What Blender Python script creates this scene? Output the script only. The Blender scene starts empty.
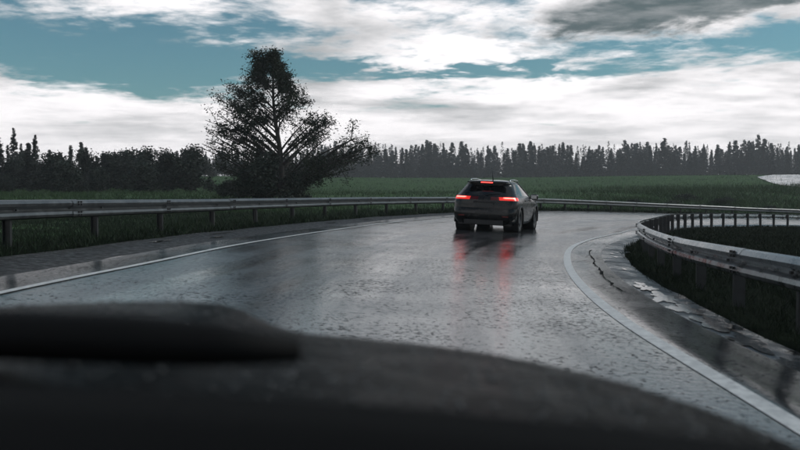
import bpy, math, random
import numpy as np
from mathutils import Vector, Matrix, Euler
random.seed(7); RNG = np.random.default_rng(7)
R = math.radians
scene = bpy.context.scene
COL = scene.collection

# ------------------------------------------------------------------ camera
EYE = 1.05
FPX = 850.0                      # focal length in photo pixels (800 wide)
cam_d = bpy.data.cameras.new('camera')
cam_d.sensor_width = 36.0
cam_d.lens = FPX / 800.0 * 36.0
cam_d.clip_start = 0.05
cam_d.clip_end = 20000.0
cam_d.dof.use_dof = True
cam_d.dof.focus_distance = 24.0
cam_d.dof.aperture_fstop = 2.6
cam = bpy.data.objects.new('camera', cam_d)
COL.objects.link(cam)
cam.location = (0, 0, EYE)
cam.rotation_euler = (R(90.0) - math.atan(31.0 / FPX), 0, 0)
scene.camera = cam

# ------------------------------------------------------------------ sky
SUN_EL, SUN_AZ = R(38), R(80)    # azimuth measured clockwise from +Y
def build_world():
    w = bpy.data.worlds.new('World'); scene.world = w; w.use_nodes = True
    nt = w.node_tree; nt.nodes.clear()
    N, L = nt.nodes.new, nt.links.new
    def math_(op, a, b=None, c=None, clamp=False):
        n = N('ShaderNodeMath'); n.operation = op; n.use_clamp = clamp
        for i, v in enumerate((a, b, c)):
            if v is None: continue
            if isinstance(v, (int, float)): n.inputs[i].default_value = v
            else: L(v, n.inputs[i])
        return n.outputs[0]
    def ss(v, lo, hi, a=0.0, b=1.0):
        n = N('ShaderNodeMapRange'); n.interpolation_type = 'SMOOTHSTEP'
        L(v, n.inputs[0])
        for i, q in enumerate((lo, hi, a, b)): n.inputs[i + 1].default_value = q
        return n.outputs[0]
    def mixc(f, a, b):
        n = N('ShaderNodeMix'); n.data_type = 'RGBA'
        for s, v in ((0, f), (6, a), (7, b)):
            if isinstance(v, (int, float)): n.inputs[s].default_value = v
            elif isinstance(v, tuple): n.inputs[s].default_value = (*v, 1)
            else: L(v, n.inputs[s])
        return n.outputs[2]
    tc = N('ShaderNodeTexCoord'); sep = N('ShaderNodeSeparateXYZ')
    L(tc.outputs['Generated'], sep.inputs[0])
    x, y, z = sep.outputs
    zc = math_('MAXIMUM', z, 0.0)
    az = math_('ARCTAN2', x, y); el = math_('ARCSINE', z)
    den = math_('ADD', zc, 0.07)
    comb = N('ShaderNodeCombineXYZ')
    L(math_('DIVIDE', x, den), comb.inputs[0]); L(math_('DIVIDE', y, den), comb.inputs[1])
    def noise(scale, detail, rough, off, dist=0.0):
        m = N('ShaderNodeMapping'); m.inputs['Location'].default_value = off
        L(comb.outputs[0], m.inputs[0])
        n = N('ShaderNodeTexNoise'); n.inputs['Scale'].default_value = scale
        n.inputs['Detail'].default_value = detail; n.inputs['Roughness'].default_value = rough
        n.inputs['Distortion'].default_value = dist
        L(m.outputs[0], n.inputs['Vector']); return n.outputs[0]
    n1 = noise(1.15, 9, 0.62, (3.1, 1.7, 0.4), 0.25)
    n2 = noise(2.6, 7, 0.6, (9.0, 4.2, 2.0), 0.3)
    n3 = noise(0.8, 5, 0.55, (1.3, 8.8, 5.0), 0.2)
    nb = math_('MULTIPLY', math_('SUBTRACT', n2, 0.5), 0.12)     # ragged edges of the cloud masses
    elw = math_('ADD', el, math_('MULTIPLY', nb, 0.55)); azw = math_('ADD', az, nb)
    def mass(a, e, sa, se, tilt=0.0):
        da = math_('SUBTRACT', azw, a)
        de = math_('SUBTRACT', math_('SUBTRACT', elw, e), math_('MULTIPLY', da, tilt))
        q = math_('ADD', math_('POWER', math_('ABSOLUTE', math_('DIVIDE', da, sa)), 2.0),
                  math_('POWER', math_('ABSOLUTE', math_('DIVIDE', de, se)), 2.0))
        return math_('EXPONENT', math_('MULTIPLY', q, -1.0))
    # coverage: solid veil low over the horizon, broken higher up
    cov = ss(el, 0.085, 0.165, 0.42, -0.03)
    n4 = noise(6.5, 6, 0.62, (2.0, 7.0, 1.0), 0.2)
    nn = math_('ADD', math_('MULTIPLY', math_('SUBTRACT', n1, 0.5), 1.5), math_('MULTIPLY', math_('SUBTRACT', n4, 0.5), 0.55))
    dens = math_('ADD', math_('ADD', nn, 0.5), cov)
    for (a, e, sa, se, t, k) in ((-0.235, 0.145, 0.13, 0.035, 0.0, -0.42),    # blue gap round the big tree
                                 (0.06, 0.140, 0.22, 0.0075, -0.02, -0.34),   # thin blue slit
                                 (0.43, 0.162, 0.14, 0.018, 0.05, -0.36),
                                 (-0.42, 0.15, 0.1, 0.03, 0.0, -0.25),
                                 (0.10, 0.165, 0.12, 0.012, 0.0, 0.2),
                                 (-0.06, 0.195, 0.10, 0.028, -0.12, 0.28),    # white cumulus
                                 (0.36, 0.215, 0.26, 0.033, 0.10, 0.6),       # the dark cloud
                                 (-0.47, 0.19, 0.1, 0.02, 0.0, 0.22),
                                 (-0.25, 0.215, 0.05, 0.012, 0.0, 0.25)):
        dens = math_('ADD', dens, math_('MULTIPLY', mass(a, e, sa, se, t), k))
    cl = ss(dens, 0.36, 0.72)
    veil = math_('MULTIPLY', ss(n3, 0.40, 0.66), ss(el, 0.01, 0.11, 0.16, 0.58))      # greyer streaks in the layer
    dark = mass(0.36, 0.213, 0.26, 0.033, 0.10)
    fine = math_('ADD', math_('MULTIPLY', math_('SUBTRACT', n2, 0.5), 0.75), math_('MULTIPLY', math_('SUBTRACT', n4, 0.5), 0.5))
    shade = math_('MAXIMUM', veil, math_('MULTIPLY', ss(math_('ADD', dark, math_('MULTIPLY', fine, 0.55)), 0.22, 0.75), 0.93))
    shade = math_('ADD', shade, math_('MULTIPLY', fine, ss(el, 0.02, 0.16, 0.26, 0.85)))
    shade = math_('MAXIMUM', math_('MINIMUM', shade, 1.0), 0.0)
    ccol = mixc(shade, (7.5, 7.25, 7.35), (0.62, 0.86, 0.92))
    low = ss(el, -0.01, 0.05)
    ccol = mixc(low, (7.2, 7.0, 7.1), ccol)
    sky = N('ShaderNodeTexSky'); sky.sky_type = 'NISHITA'; sky.sun_disc = False
    sky.sun_elevation = SUN_EL; sky.sun_rotation = SUN_AZ
    sky.air_density = 1.0; sky.dust_density = 0.6; sky.ozone_density = 1.5
    tint = N('ShaderNodeMix'); tint.data_type = 'RGBA'; tint.blend_type = 'MULTIPLY'; tint.inputs[0].default_value = 1
    L(sky.outputs[0], tint.inputs[6]); tint.inputs[7].default_value = (0.26, 0.42, 0.40, 1)
    final = mixc(cl, tint.outputs[2], ccol)
    bg = N('ShaderNodeBackground'); bg.inputs['Strength'].default_value = 0.13
    L(final, bg.inputs['Color'])
    out = N('ShaderNodeOutputWorld'); L(bg.outputs[0], out.inputs['Surface'])
build_world()

sun_d = bpy.data.lights.new('sun', 'SUN'); sun_d.energy = 1.1; sun_d.angle = R(20); sun_d.color = (1, 0.97, 0.93)
sun = bpy.data.objects.new('sun', sun_d); COL.objects.link(sun)
sdir = Vector((math.sin(SUN_AZ) * math.cos(SUN_EL), math.cos(SUN_AZ) * math.cos(SUN_EL), math.sin(SUN_EL)))
sun.rotation_euler = sdir.to_track_quat('Z', 'Y').to_euler(); sun.location = (0, 0, 60)

vs = scene.view_settings
vs.view_transform = 'Standard'; vs.look = 'None'; vs.exposure = 0.34; vs.gamma = 1.0; vs.use_curve_mapping = False
scene.render.engine = 'CYCLES'
scene.cycles.use_denoising = True
scene.cycles.max_bounces = 6
scene.cycles.diffuse_bounces = 2
scene.cycles.glossy_bounces = 3
scene.cycles.volume_bounces = 0
scene.cycles.transparent_max_bounces = 6
scene.cycles.sample_clamp_indirect = 6.0

# ------------------------------------------------------------------ helpers
def mesh_data(name, verts, faces, smooth=False):
    me = bpy.data.meshes.new(name)
    v = np.asarray(verts, dtype=np.float32).reshape(-1, 3)
    if isinstance(faces, np.ndarray) and faces.ndim == 2:
        nf, k = faces.shape
        me.vertices.add(len(v)); me.vertices.foreach_set('co', v.ravel())
        me.loops.add(nf * k); me.loops.foreach_set('vertex_index', faces.astype(np.int32).ravel())
        me.polygons.add(nf)
        me.polygons.foreach_set('loop_start', np.arange(0, nf * k, k, dtype=np.int32))
        me.update(calc_edges=True)
    else:
        me.from_pydata([tuple(map(float, q)) for q in v], [], [tuple(int(i) for i in f) for f in faces])
        me.update()
    if smooth:
        me.polygons.foreach_set('use_smooth', np.ones(len(me.polygons), dtype=bool))
    return me
def link(name, me, mat=None, parent=None):
    o = bpy.data.objects.new(name, me); COL.objects.link(o)
    if mat and me is not None and not me.materials: me.materials.append(mat)
    if parent: o.parent = parent
    return o
def tag(o, label=None, cat=None, group=None, kind=None):
    if label: o['label'] = label
    if cat: o['category'] = cat
    if group: o['group'] = group
    if kind: o['kind'] = kind
    return o
def empty(name, loc=(0, 0, 0), rz=0.0):
    o = bpy.data.objects.new(name, None); COL.objects.link(o)
    o.location = loc; o.rotation_euler = (0, 0, rz); o.empty_display_size = 0.2
    return o
class MB:
    def __init__(s): s.v = []; s.f = []
    def add(s, v, f):
        b = len(s.v); s.v += [tuple(q) for q in v]; s.f += [tuple(b + i for i in q) for q in f]; return s
    def box(s, c, size, rot=None, bev=0.0):
        hx, hy, hz = (q / 2 for q in size)
        pts = [Vector((sx * hx, sy * hy, sz * hz)) for sz in (-1, 1) for sy in (-1, 1) for sx in (-1, 1)]
        if rot is not None: pts = [rot @ p for p in pts]
        pts = [p + Vector(c) for p in pts]
        return s.add(pts, [(0, 2, 3, 1), (4, 5, 7, 6), (0, 1, 5, 4), (2, 6, 7, 3), (0, 4, 6, 2), (1, 3, 7, 5)])
    def tube(s, pts, rad, n=8, cap=True):
        pts = [Vector(p) for p in pts]; m = len(pts)
        if isinstance(rad, (int, float)): rad = [rad] * m
        vs_, fs = [], []; up = None
        for i, p in enumerate(pts):
            t = (pts[min(i + 1, m - 1)] - pts[max(i - 1, 0)]).normalized()
            if up is None:
                up = Vector((0, 0, 1)) if abs(t.z) < 0.9 else Vector((1, 0, 0))
            a = t.cross(up).normalized(); b = a.cross(t).normalized(); up = b
            for k in range(n):
                th = 2 * math.pi * k / n
                vs_.append(p + (a * math.cos(th) + b * math.sin(th)) * rad[i])
        for i in range(m - 1):
            for k in range(n):
                fs.append((i * n + k, i * n + (k + 1) % n, (i + 1) * n + (k + 1) % n, (i + 1) * n + k))
        if cap: fs.append(tuple(range(n - 1, -1, -1))); fs.append(tuple((m - 1) * n + k for k in range(n)))
        return s.add(vs_, fs)
    def lathe(s, prof, n=32, axis='X', c=(0, 0, 0)):      # prof: (radius, along)
        vs_, fs = [], []
        for (r, h) in prof:
            for k in range(n):
                th = 2 * math.pi * k / n
                p = (h, r * math.cos(th), r * math.sin(th)) if axis == 'X' else (r * math.cos(th), r * math.sin(th), h)
                vs_.append((p[0] + c[0], p[1] + c[1], p[2] + c[2]))
        for i in range(len(prof) - 1):
            for k in range(n):
                fs.append((i * n + k, (i + 1) * n + k, (i + 1) * n + (k + 1) % n, i * n + (k + 1) % n))
        return s.add(vs_, fs)
    def data(s, name, smooth=False): return mesh_data(name, s.v, s.f, smooth)
    def build(s, name, mat, parent=None, smooth=False): return link(name, s.data(name, smooth), mat, parent)

# ------------------------------------------------------------------ materials
def material(name, base=(0.5, 0.5, 0.5), rough=0.5, metal=0.0, spec=0.5, var=0.0, vscale=3.0, bump=0.0, bscale=30.0,
             rvar=0.0, coat=0.0, emit=None, estr=0.0, coord='Object', base2=None, detail=6):
    m = bpy.data.materials.new(name); m.use_nodes = True
    nt = m.node_tree; b = nt.nodes['Principled BSDF']; N, L = nt.nodes.new, nt.links.new
    b.inputs['Base Color'].default_value = (*base, 1); b.inputs['Roughness'].default_value = rough
    b.inputs['Metallic'].default_value = metal; b.inputs['Specular IOR Level'].default_value = spec
    b.inputs['Coat Weight'].default_value = coat; b.inputs['Coat Roughness'].default_value = 0.08
    if emit: b.inputs['Emission Color'].default_value = (*emit, 1); b.inputs['Emission Strength'].default_value = estr
    tc = N('ShaderNodeTexCoord')
    if var > 0 or base2 or rvar > 0:
        n = N('ShaderNodeTexNoise'); n.inputs['Scale'].default_value = vscale; n.inputs['Detail'].default_value = detail
        n.inputs['Roughness'].default_value = 0.65
        L(tc.outputs[coord], n.inputs['Vector'])
        r = N('ShaderNodeMapRange'); r.inputs[1].default_value = 0.32; r.inputs[2].default_value = 0.68
        L(n.outputs[0], r.inputs[0])
        mx = N('ShaderNodeMix'); mx.data_type = 'RGBA'; L(r.outputs[0], mx.inputs[0])
        c2 = base2 if base2 else tuple(min(1, q * (1 + var)) for q in base)
        c1 = base if base2 else tuple(q * (1 - var) for q in base)
        mx.inputs[6].default_value = (*c1, 1); mx.inputs[7].default_value = (*c2, 1)
        L(mx.outputs[2], b.inputs['Base Color'])
        if rvar > 0:
            q = N('ShaderNodeMapRange'); q.inputs[1].default_value = 0.3; q.inputs[2].default_value = 0.7
            q.inputs[3].default_value = max(0.02, rough - rvar); q.inputs[4].default_value = min(1, rough + rvar)
            L(n.outputs[0], q.inputs[0]); L(q.outputs[0], b.inputs['Roughness'])
    if bump > 0:
        n2 = N('ShaderNodeTexNoise'); n2.inputs['Scale'].default_value = bscale; n2.inputs['Detail'].default_value = 4
        L(tc.outputs[coord], n2.inputs['Vector'])
        bp = N('ShaderNodeBump'); bp.inputs['Strength'].default_value = bump; bp.inputs['Distance'].default_value = 0.02
        L(n2.outputs[0], bp.inputs['Height']); L(bp.outputs[0], b.inputs['Normal'])
    return m

def asphalt_material(name, base=(0.022, 0.024, 0.026), r0=0.09, r1=0.24, water=0.5):
    """wet tarmac: dark aggregate, a film of rain water that is deeper in the wheel tracks and in patches"""
    m = bpy.data.materials.new(name); m.use_nodes = True
    nt = m.node_tree; b = nt.nodes['Principled BSDF']; N, L = nt.nodes.new, nt.links.new
    tc = N('ShaderNodeTexCoord'); uv = N('ShaderNodeUVMap'); uv.uv_map = 'road'
    def noise(src, scale, detail=5, rough=0.6, stretch=None):
        if stretch:
            mp = N('ShaderNodeMapping'); mp.inputs['Scale'].default_value = stretch
            L(src, mp.inputs[0]); src = mp.outputs[0]
        n = N('ShaderNodeTexNoise'); n.inputs['Scale'].default_value = scale
        n.inputs['Detail'].default_value = detail; n.inputs['Roughness'].default_value = rough
        L(src, n.inputs['Vector']); return n.outputs[0]
    def rng(v, a, c, d, e):
        r = N('ShaderNodeMapRange'); L(v, r.inputs[0])
        for i, q in enumerate((a, c, d, e)): r.inputs[i + 1].default_value = q
        return r.outputs[0]
    def mth(op, a, c):
        n = N('ShaderNodeMath'); n.operation = op
        for i, v in enumerate((a, c)):
            if isinstance(v, (int, float)): n.inputs[i].default_value = v
            else: L(v, n.inputs[i])
        return n.outputs[0]
    obj = tc.outputs['Object']
    streak = noise(uv.outputs[0], 1.0, 6, 0.6, (1.6, 0.07, 1))       # long streaks that follow the lane
    patch = noise(obj, 0.55, 6, 0.6)
    grain = noise(obj, 55.0, 3, 0.7)
    vor = N('ShaderNodeTexVoronoi'); vor.inputs['Scale'].default_value = 34.0; L(obj, vor.inputs['Vector'])
    vor2 = N('ShaderNodeTexVoronoi'); vor2.inputs['Scale'].default_value = 9.0; vor2.inputs['Randomness'].default_value = 1.0
    L(obj, vor2.inputs['Vector'])
    wet = mth('ADD', mth('MULTIPLY', streak, 0.6), mth('MULTIPLY', patch, 0.4))
    sepu = N('ShaderNodeSeparateXYZ'); L(uv.outputs[0], sepu.inputs[0])
    track = mth('COSINE', mth('MULTIPLY', mth('SUBTRACT', sepu.outputs[0], 0.8), 2 * math.pi / 1.6), 0)   # tyres press the water out
    wet = mth('SUBTRACT', wet, mth('MULTIPLY', rng(track, 0.3, 1.0, 0.0, 1.0), 0.07))
    L(rng(wet, 0.38, 0.62, r1, r0), b.inputs['Roughness'])
    chip = noise(obj, 16.0, 2, 0.5)
    speck = rng(chip, 0.34, 0.44, 0.0, 1.0)     # dry-topped chips of stone
    c = N('ShaderNodeMix'); c.data_type = 'RGBA'; L(rng(grain, 0.3, 0.7, 0, 1), c.inputs[0])
    c.inputs[6].default_value = (*[q * 0.55 for q in base], 1); c.inputs[7].default_value = (*[q * 1.7 for q in base], 1)
    L(c.outputs[2], b.inputs['Base Color'])
    b.inputs['IOR'].default_value = 1.7
    L(rng(speck, 0.0, 1.0, 0.4, 1.0), b.inputs['Specular IOR Level'])
    h = mth('ADD', mth('MULTIPLY', vor.outputs['Distance'], 0.5), mth('MULTIPLY', grain, 0.7))
    h = mth('ADD', h, mth('MULTIPLY', chip, 2.0))
    bp = N('ShaderNodeBump'); bp.inputs['Distance'].default_value = 0.012
    L(rng(wet, 0.4, 0.6, 0.16, 0.05), bp.inputs['Strength'])
    L(h, bp.inputs['Height']); L(bp.outputs[0], b.inputs['Normal'])
    stone = N('ShaderNodeBsdfDiffuse'); stone.inputs['Color'].default_value = (*[q * 1.2 for q in base], 1)
    grit = mth('ADD', mth('MULTIPLY', noise(obj, 19.0, 3, 0.6), 0.6), mth('MULTIPLY', noise(obj, 48.0, 3, 0.6), 0.4)); amount = noise(obj, 0.9, 4, 0.6)
    edge = mth('ADD', grit, mth('MULTIPLY', mth('SUBTRACT', amount, 0.5), 0.22))
    mixs = N('ShaderNodeMixShader'); L(rng(edge, 0.452, 0.395, 0.0, 0.9), mixs.inputs[0])
    L(b.outputs[0], mixs.inputs[1]); L(stone.outputs[0], mixs.inputs[2])
    L(mixs.outputs[0], nt.nodes['Material Output'].inputs['Surface'])
    return m

M = {}
M['asphalt'] = asphalt_material('wet_asphalt')
M['paint'] = material('worn_line_paint', (0.36, 0.36, 0.355), 0.38, base2=(0.74, 0.74, 0.72), vscale=11, spec=.3, detail=9, bump=0.4, bscale=70, rvar=0.12)
M['verge'] = material('wet_gravel_verge', (0.012, 0.012, 0.011), 0.55, spec=.22, var=0.7, vscale=9, bump=1.0, bscale=22, rvar=0.25)
M['mud'] = material('wet_mud', (0.006, 0.006, 0.0055), 0.34, spec=.4, var=0.6, vscale=2.2, bump=.5, bscale=11, rvar=0.30)
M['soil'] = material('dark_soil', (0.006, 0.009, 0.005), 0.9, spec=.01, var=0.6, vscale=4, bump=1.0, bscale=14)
M['water'] = material('rain_water', (0.01, 0.011, 0.011), 0.06, spec=0.5, bump=0.12, bscale=14)
M['steel'] = material('galvanised_steel', (0.24, 0.25, 0.255), 0.30, 0.9, var=0.35, vscale=5, rvar=0.12, bump=0.08, bscale=20)
M['dull_steel'] = material('dull_wet_steel', (0.13, 0.135, 0.137), 0.42, 0.8, var=0.35, vscale=5, rvar=0.12, bump=0.08, bscale=20)
M['post_steel'] = material('weathered_post_steel', (0.035, 0.036, 0.036), 0.55, 0.3, var=0.4, vscale=6, rvar=0.12)
M['bolt'] = material('bolt_steel', (0.05, 0.05, 0.05), 0.5, 0.8)
M['bark'] = material('dark_wet_bark', (0.022, 0.019, 0.016), 0.8, var=0.5, vscale=6, bump=0.7, bscale=14)
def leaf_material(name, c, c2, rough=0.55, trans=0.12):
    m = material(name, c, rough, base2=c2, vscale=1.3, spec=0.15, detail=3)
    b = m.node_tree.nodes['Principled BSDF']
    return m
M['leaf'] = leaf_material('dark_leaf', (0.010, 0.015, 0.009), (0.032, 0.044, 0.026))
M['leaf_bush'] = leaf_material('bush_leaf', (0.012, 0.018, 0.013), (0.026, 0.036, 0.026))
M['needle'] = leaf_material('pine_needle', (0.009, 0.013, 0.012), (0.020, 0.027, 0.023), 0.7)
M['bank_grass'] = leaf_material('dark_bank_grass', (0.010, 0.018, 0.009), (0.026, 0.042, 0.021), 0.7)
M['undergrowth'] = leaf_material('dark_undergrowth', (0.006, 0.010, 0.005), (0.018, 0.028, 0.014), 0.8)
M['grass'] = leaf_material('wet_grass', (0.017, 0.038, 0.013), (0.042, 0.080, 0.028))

def field_material():
    m = bpy.data.materials.new('meadow'); m.use_nodes = True
    nt = m.node_tree; b = nt.nodes['Principled BSDF']; N, L = nt.nodes.new, nt.links.new
    b.inputs['Roughness'].default_value = 0.8; b.inputs['Specular IOR Level'].default_value = 0.15
    tc = N('ShaderNodeTexCoord')
    def noise(s, d):
        n = N('ShaderNodeTexNoise'); n.inputs['Scale'].default_value = s; n.inputs['Detail'].default_value = d
        L(tc.outputs['Object'], n.inputs['Vector'])
        r = N('ShaderNodeMapRange'); r.inputs[1].default_value = 0.35; r.inputs[2].default_value = 0.65
        L(n.outputs[0], r.inputs[0]); return r.outputs[0]
    def mix(f, a, c):
        n = N('ShaderNodeMix'); n.data_type = 'RGBA'; L(f, n.inputs[0])
        for i, v in ((6, a), (7, c)):
            if isinstance(v, tuple): n.inputs[i].default_value = (*v, 1)
            else: L(v, n.inputs[i])
        return n.outputs[2]
    c = mix(noise(0.02, 4), (0.040, 0.098, 0.024), (0.060, 0.125, 0.034))
    c = mix(noise(0.6, 7), (0.020, 0.046, 0.014), c)
    L(c, b.inputs['Base Color'])
    n = N('ShaderNodeTexNoise'); n.inputs['Scale'].default_value = 1.6; n.inputs['Detail'].default_value = 8
    L(tc.outputs['Object'], n.inputs['Vector'])
    bp = N('ShaderNodeBump'); bp.inputs['Strength'].default_value = 1.0; bp.inputs['Distance'].default_value = 0.35
    L(n.outputs[0], bp.inputs['Height']); L(bp.outputs[0], b.inputs['Normal'])
    return m
M['field'] = field_material()

# ------------------------------------------------------------------ road geometry
KEYS = [((1.9, -14, -.07), (-3.9, -14, .14)), ((1.88, 0, -.07), (-3.85, 0, .14)), ((1.92, 4.5, -.07), (-3.8, 4, .145)),
        ((2.0, 7.7, -.08), (-3.67, 7.8, .14)), ((2.34, 11.2, -.09), (-3.35, 11.4, .13)), ((2.9, 14.7, -.11), (-3.0, 15.3, .12)),
        ((3.8, 18.8, -.145), (-2.3, 19.9, .10)), ((5.1, 23.0, -.2), (-1.1, 25.5, .09)), ((7.3, 28.6, -.28), (1.0, 32.5, .1)),
        ((11, 37.5, -.42), (5.5, 42.2, .08)), ((15.6, 45.2, -.60), (10.4, 50, -.02)), ((25.3, 55.2, -.95), (21, 61.5, -.45)),
        ((37.5, 61.3, -1.4), (34, 68.5, -1.0)), ((60, 68, -2.3), (58.5, 75.5, -1.9)), ((110, 76, -4), (109.5, 84, -3.7))]
def catmull(P, step):
    P = [np.array(p, float) for p in P]; out = []
    for i in range(len(P) - 1):
        p0 = P[max(i - 1, 0)]; p1 = P[i]; p2 = P[i + 1]; p3 = P[min(i + 2, len(P) - 1)]
        n = max(2, int(np.linalg.norm((p2 - p1)[:3]) / step))
        t01, t12, t23 = [max(1e-6, np.linalg.norm((b - a)[:3]) ** 0.5) for a, b in ((p0, p1), (p1, p2), (p2, p3))]
        m1 = (p2 - p1) / t12; m2 = (p2 - p1) / t12
        if i > 0: m1 = (p1 - p0) / t01 - (p2 - p0) / (t01 + t12) + (p2 - p1) / t12
        if i < len(P) - 2: m2 = (p2 - p1) / t12 - (p3 - p1) / (t12 + t23) + (p3 - p2) / t23
        m1 = m1 * t12; m2 = m2 * t12
        for k in range(n):
            t = k / n
            out.append((2*t**3 - 3*t**2 + 1) * p1 + (t**3 - 2*t**2 + t) * m1 + (-2*t**3 + 3*t**2) * p2 + (t**3 - t**2) * m2)
    out.append(P[-1]); return np.array(out)
S = catmull([np.array(a + b) for a, b in KEYS], 0.5)
INN, OUT = S[:, :3], S[:, 3:]
MID = (INN + OUT) / 2
AC = OUT - INN; WID = np.linalg.norm(AC[:, :2], axis=1); ACU = AC / WID[:, None]
ARC = np.concatenate([[0], np.cumsum(np.linalg.norm(np.diff(MID[:, :2], axis=0), axis=1))])
def outer_at(a, slope=None):       # point a metres outside the outer line
    p = OUT + ACU * a
    p[:, 2] = OUT[:, 2] + (0.05 if slope is None else slope) * a
    return p
def inner_at(a, slope=-0.1):
    p = INN - ACU * a
    p[:, 2] = INN[:, 2] + slope * a
    return p
def ribbon(name, cols, mat, kind='structure', uvs=None, parent=None, sl=slice(None)):
    cols = [c[sl] for c in cols]; n, k = len(cols[0]), len(cols)
    v = np.stack(cols, 1).reshape(-1, 3)
    ii, kk = np.meshgrid(np.arange(n - 1), np.arange(k - 1), indexing='ij')
    a = (ii * k + kk).ravel()
    f = np.stack([a, a + 1, a + k + 1, a + k], 1)
    me = mesh_data(name, v, f, True)
    if uvs is not None:
        arr = np.stack([np.repeat(np.array(uvs)[None], n, 0), np.repeat(ARC[sl][:, None], k, 1)], -1).reshape(-1, 2)
        lay = me.uv_layers.new(name='road')
        lay.data.foreach_set('uv', arr[f.ravel()].astype(np.float32).ravel())
    o = link(name, me, mat, parent)
    if kind: o['kind'] = kind
    return o
# make sure normals point up: columns run from the outer side to the inner side
EDGE_O, EDGE_I = 0.75, 0.64
cols, uvs = [], []
cols.append(outer_at(EDGE_O + 0.05, -0.2)); uvs.append(-EDGE_O - .05)
cols.append(outer_at(EDGE_O, 0.03)); uvs.append(-EDGE_O)
NL = 14
for k in range(NL + 1):
    t = k / NL
    p = OUT * (1 - t) + INN * t
    cr = 0.02 * (1 - (2 * t - 1) ** 2)
    rut = -0.012 * sum(math.exp(-((t - q) / 0.05) ** 2) for q in (0.13, 0.37, 0.63, 0.87))
    p = p.copy(); p[:, 2] += cr + rut
    cols.append(p); uvs.append(t * 6.4)
cols.append(inner_at(EDGE_I, -0.035)); uvs.append(6.4 + EDGE_I)
cols.append(inner_at(EDGE_I + 0.05, -0.3)); uvs.append(6.4 + EDGE_I + .05)
road = ribbon('road', cols, M['asphalt'], uvs=uvs)

def wob(n, amp, seed, s=6):
    r = np.random.default_rng(seed); k = r.normal(size=n // s + 3)
    return np.interp(np.arange(n), np.arange(len(k)) * s, k) * amp
n = len(ARC)
lo = [outer_at(0.058, 0.0), outer_at(-0.058, 0.0)]
for c in lo: c[:, 2] += 0.007
ribbon('edge_line', lo, M['paint'], kind=None, parent=road)
li = [inner_at(-0.062, 0), inner_at(0.062, 0)]
for c in li: c[:, 2] += 0.007
ribbon('edge_line', li, M['paint'], kind=None, parent=road)

def verge_cols(side, offs, drops):
    out = []
    for j, (a, dz) in enumerate(zip(offs, drops)):
        p = outer_at(a, 0.0) if side > 0 else inner_at(a, 0.0)
        p = p.copy(); p[:, 2] += dz
        if 0 < j < len(offs) - 1: p[:, 2] += wob(n, 0.006, 11 + j + (50 if side > 0 else 0), 2)
        out.append(p)
    return out if side > 0 else out[::-1]
vo = verge_cols(1, [EDGE_O - .1, EDGE_O + .08, 1.2, 1.6, 2.0, 2.4], [-0.06, -0.025, 0.0, 0.03, .06, .05])[::-1]
bo = verge_cols(1, [1.9, 2.15, 2.5, 2.9, 3.4, 4.0, 5.0], [.02, .075, .10, .12, .10, 0.0, -.45])[::-1]
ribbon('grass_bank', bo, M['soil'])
ribbon('gravel_verge', vo, M['verge'])
vi = verge_cols(-1, [EDGE_I - .1, EDGE_I + .06, .85, 1.0, 1.15, 1.3, 1.5], [-.09, -.05, -.06, -.075, -.09, -.12, -.25])[::-1]
bi = verge_cols(-1, [.98, 1.16, 1.5, 1.8, 2.2, 2.8, 3.8], [-.13, -.085, -.14, -.19, -.24, -.28, -.75])[::-1]
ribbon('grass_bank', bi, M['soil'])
ribbon('muddy_verge', vi, M['mud'])

# ------------------------------------------------------------------ terrain
PD = [0, 40, 60, 100, 138, 160, 185, 205, 215, 350, 520, 700, 1500, 6000]
PY = [203, 201, 199, 194.5, 191, 187, 182, 179, 177.3, 177.5, 178, 180, 186, 191]
def hill(d, az):
    yp = np.interp(d, PD, PY)
    yp = yp + 0.8 * np.sin(az * 11 + 1.0) * np.clip((d - 80) / 150, 0, 1) * np.clip((700 - d) / 200, 0, 1)
    return EYE + (194 - yp) / FPX * d
def terrain_z(X, Y):
    X = np.asarray(X, float); Y = np.asarray(Y, float); sh = X.shape
    x = X.ravel(); y = Y.ravel()
    d = np.hypot(x, y); az = np.arctan2(x, y)
    z = hill(d, az)
    res = np.empty_like(z)
    C = MID[::3]; IN_ = INN[::3]; U = ACU[::3]; H = WID[::3] / 2
    for a in range(0, len(x), 20000):
        xs, ys = x[a:a+20000], y[a:a+20000]
        D = np.hypot(xs[:, None] - C[None, :, 0], ys[:, None] - C[None, :, 1])
        j = D.argmin(1); dm = D[np.arange(len(xs)), j]
        lat = (xs - C[j, 0]) * U[j, 0] + (ys - C[j, 1]) * U[j, 1]       # + = outer side
        base_o = C[j, 2] + 0.02; base_i = C[j, 2] - 0.40
        go = np.clip((dm - 7.5) / 45.0, 0, 1); go = go * go * (3 - 2 * go)
        zo = base_o - 0.25 * np.clip((dm - 6) / 4, 0, 1)
        zo = zo * (1 - go) + z[a:a+20000] * go
        far = np.clip((dm - 60) / 120.0, 0, 1); far = far * far * (3 - 2 * far)
        zi = np.minimum(base_i - 0.01 * dm, base_i) * (1 - far) + z[a:a+20000] * far
        zz = np.where(lat > 0, zo, zi)
        under = np.clip((dm - H[j] - 1.6) / 1.5, 0, 1)
        zz = (C[j, 2] - 0.75) * (1 - under) + zz * under
        res[a:a+20000] = zz
    res += 0.05 * np.sin(x * 1.3 + 0.7 * y) * np.cos(y * 0.9 - 0.4 * x) * np.clip(d / 20, 0, 1)
    return res.reshape(sh)
az_f = np.radians(np.concatenate([np.linspace(-180, -34, 40, endpoint=False), np.linspace(-34, 34, 300, endpoint=False), np.linspace(34, 180, 41)]))
rad = np.concatenate([np.geomspace(1.5, 700, 190), np.geomspace(760, 2600, 14)])
RR, AA = np.meshgrid(rad, az_f, indexing='ij')
GX, GY = RR * np.sin(AA), RR * np.cos(AA)
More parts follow.
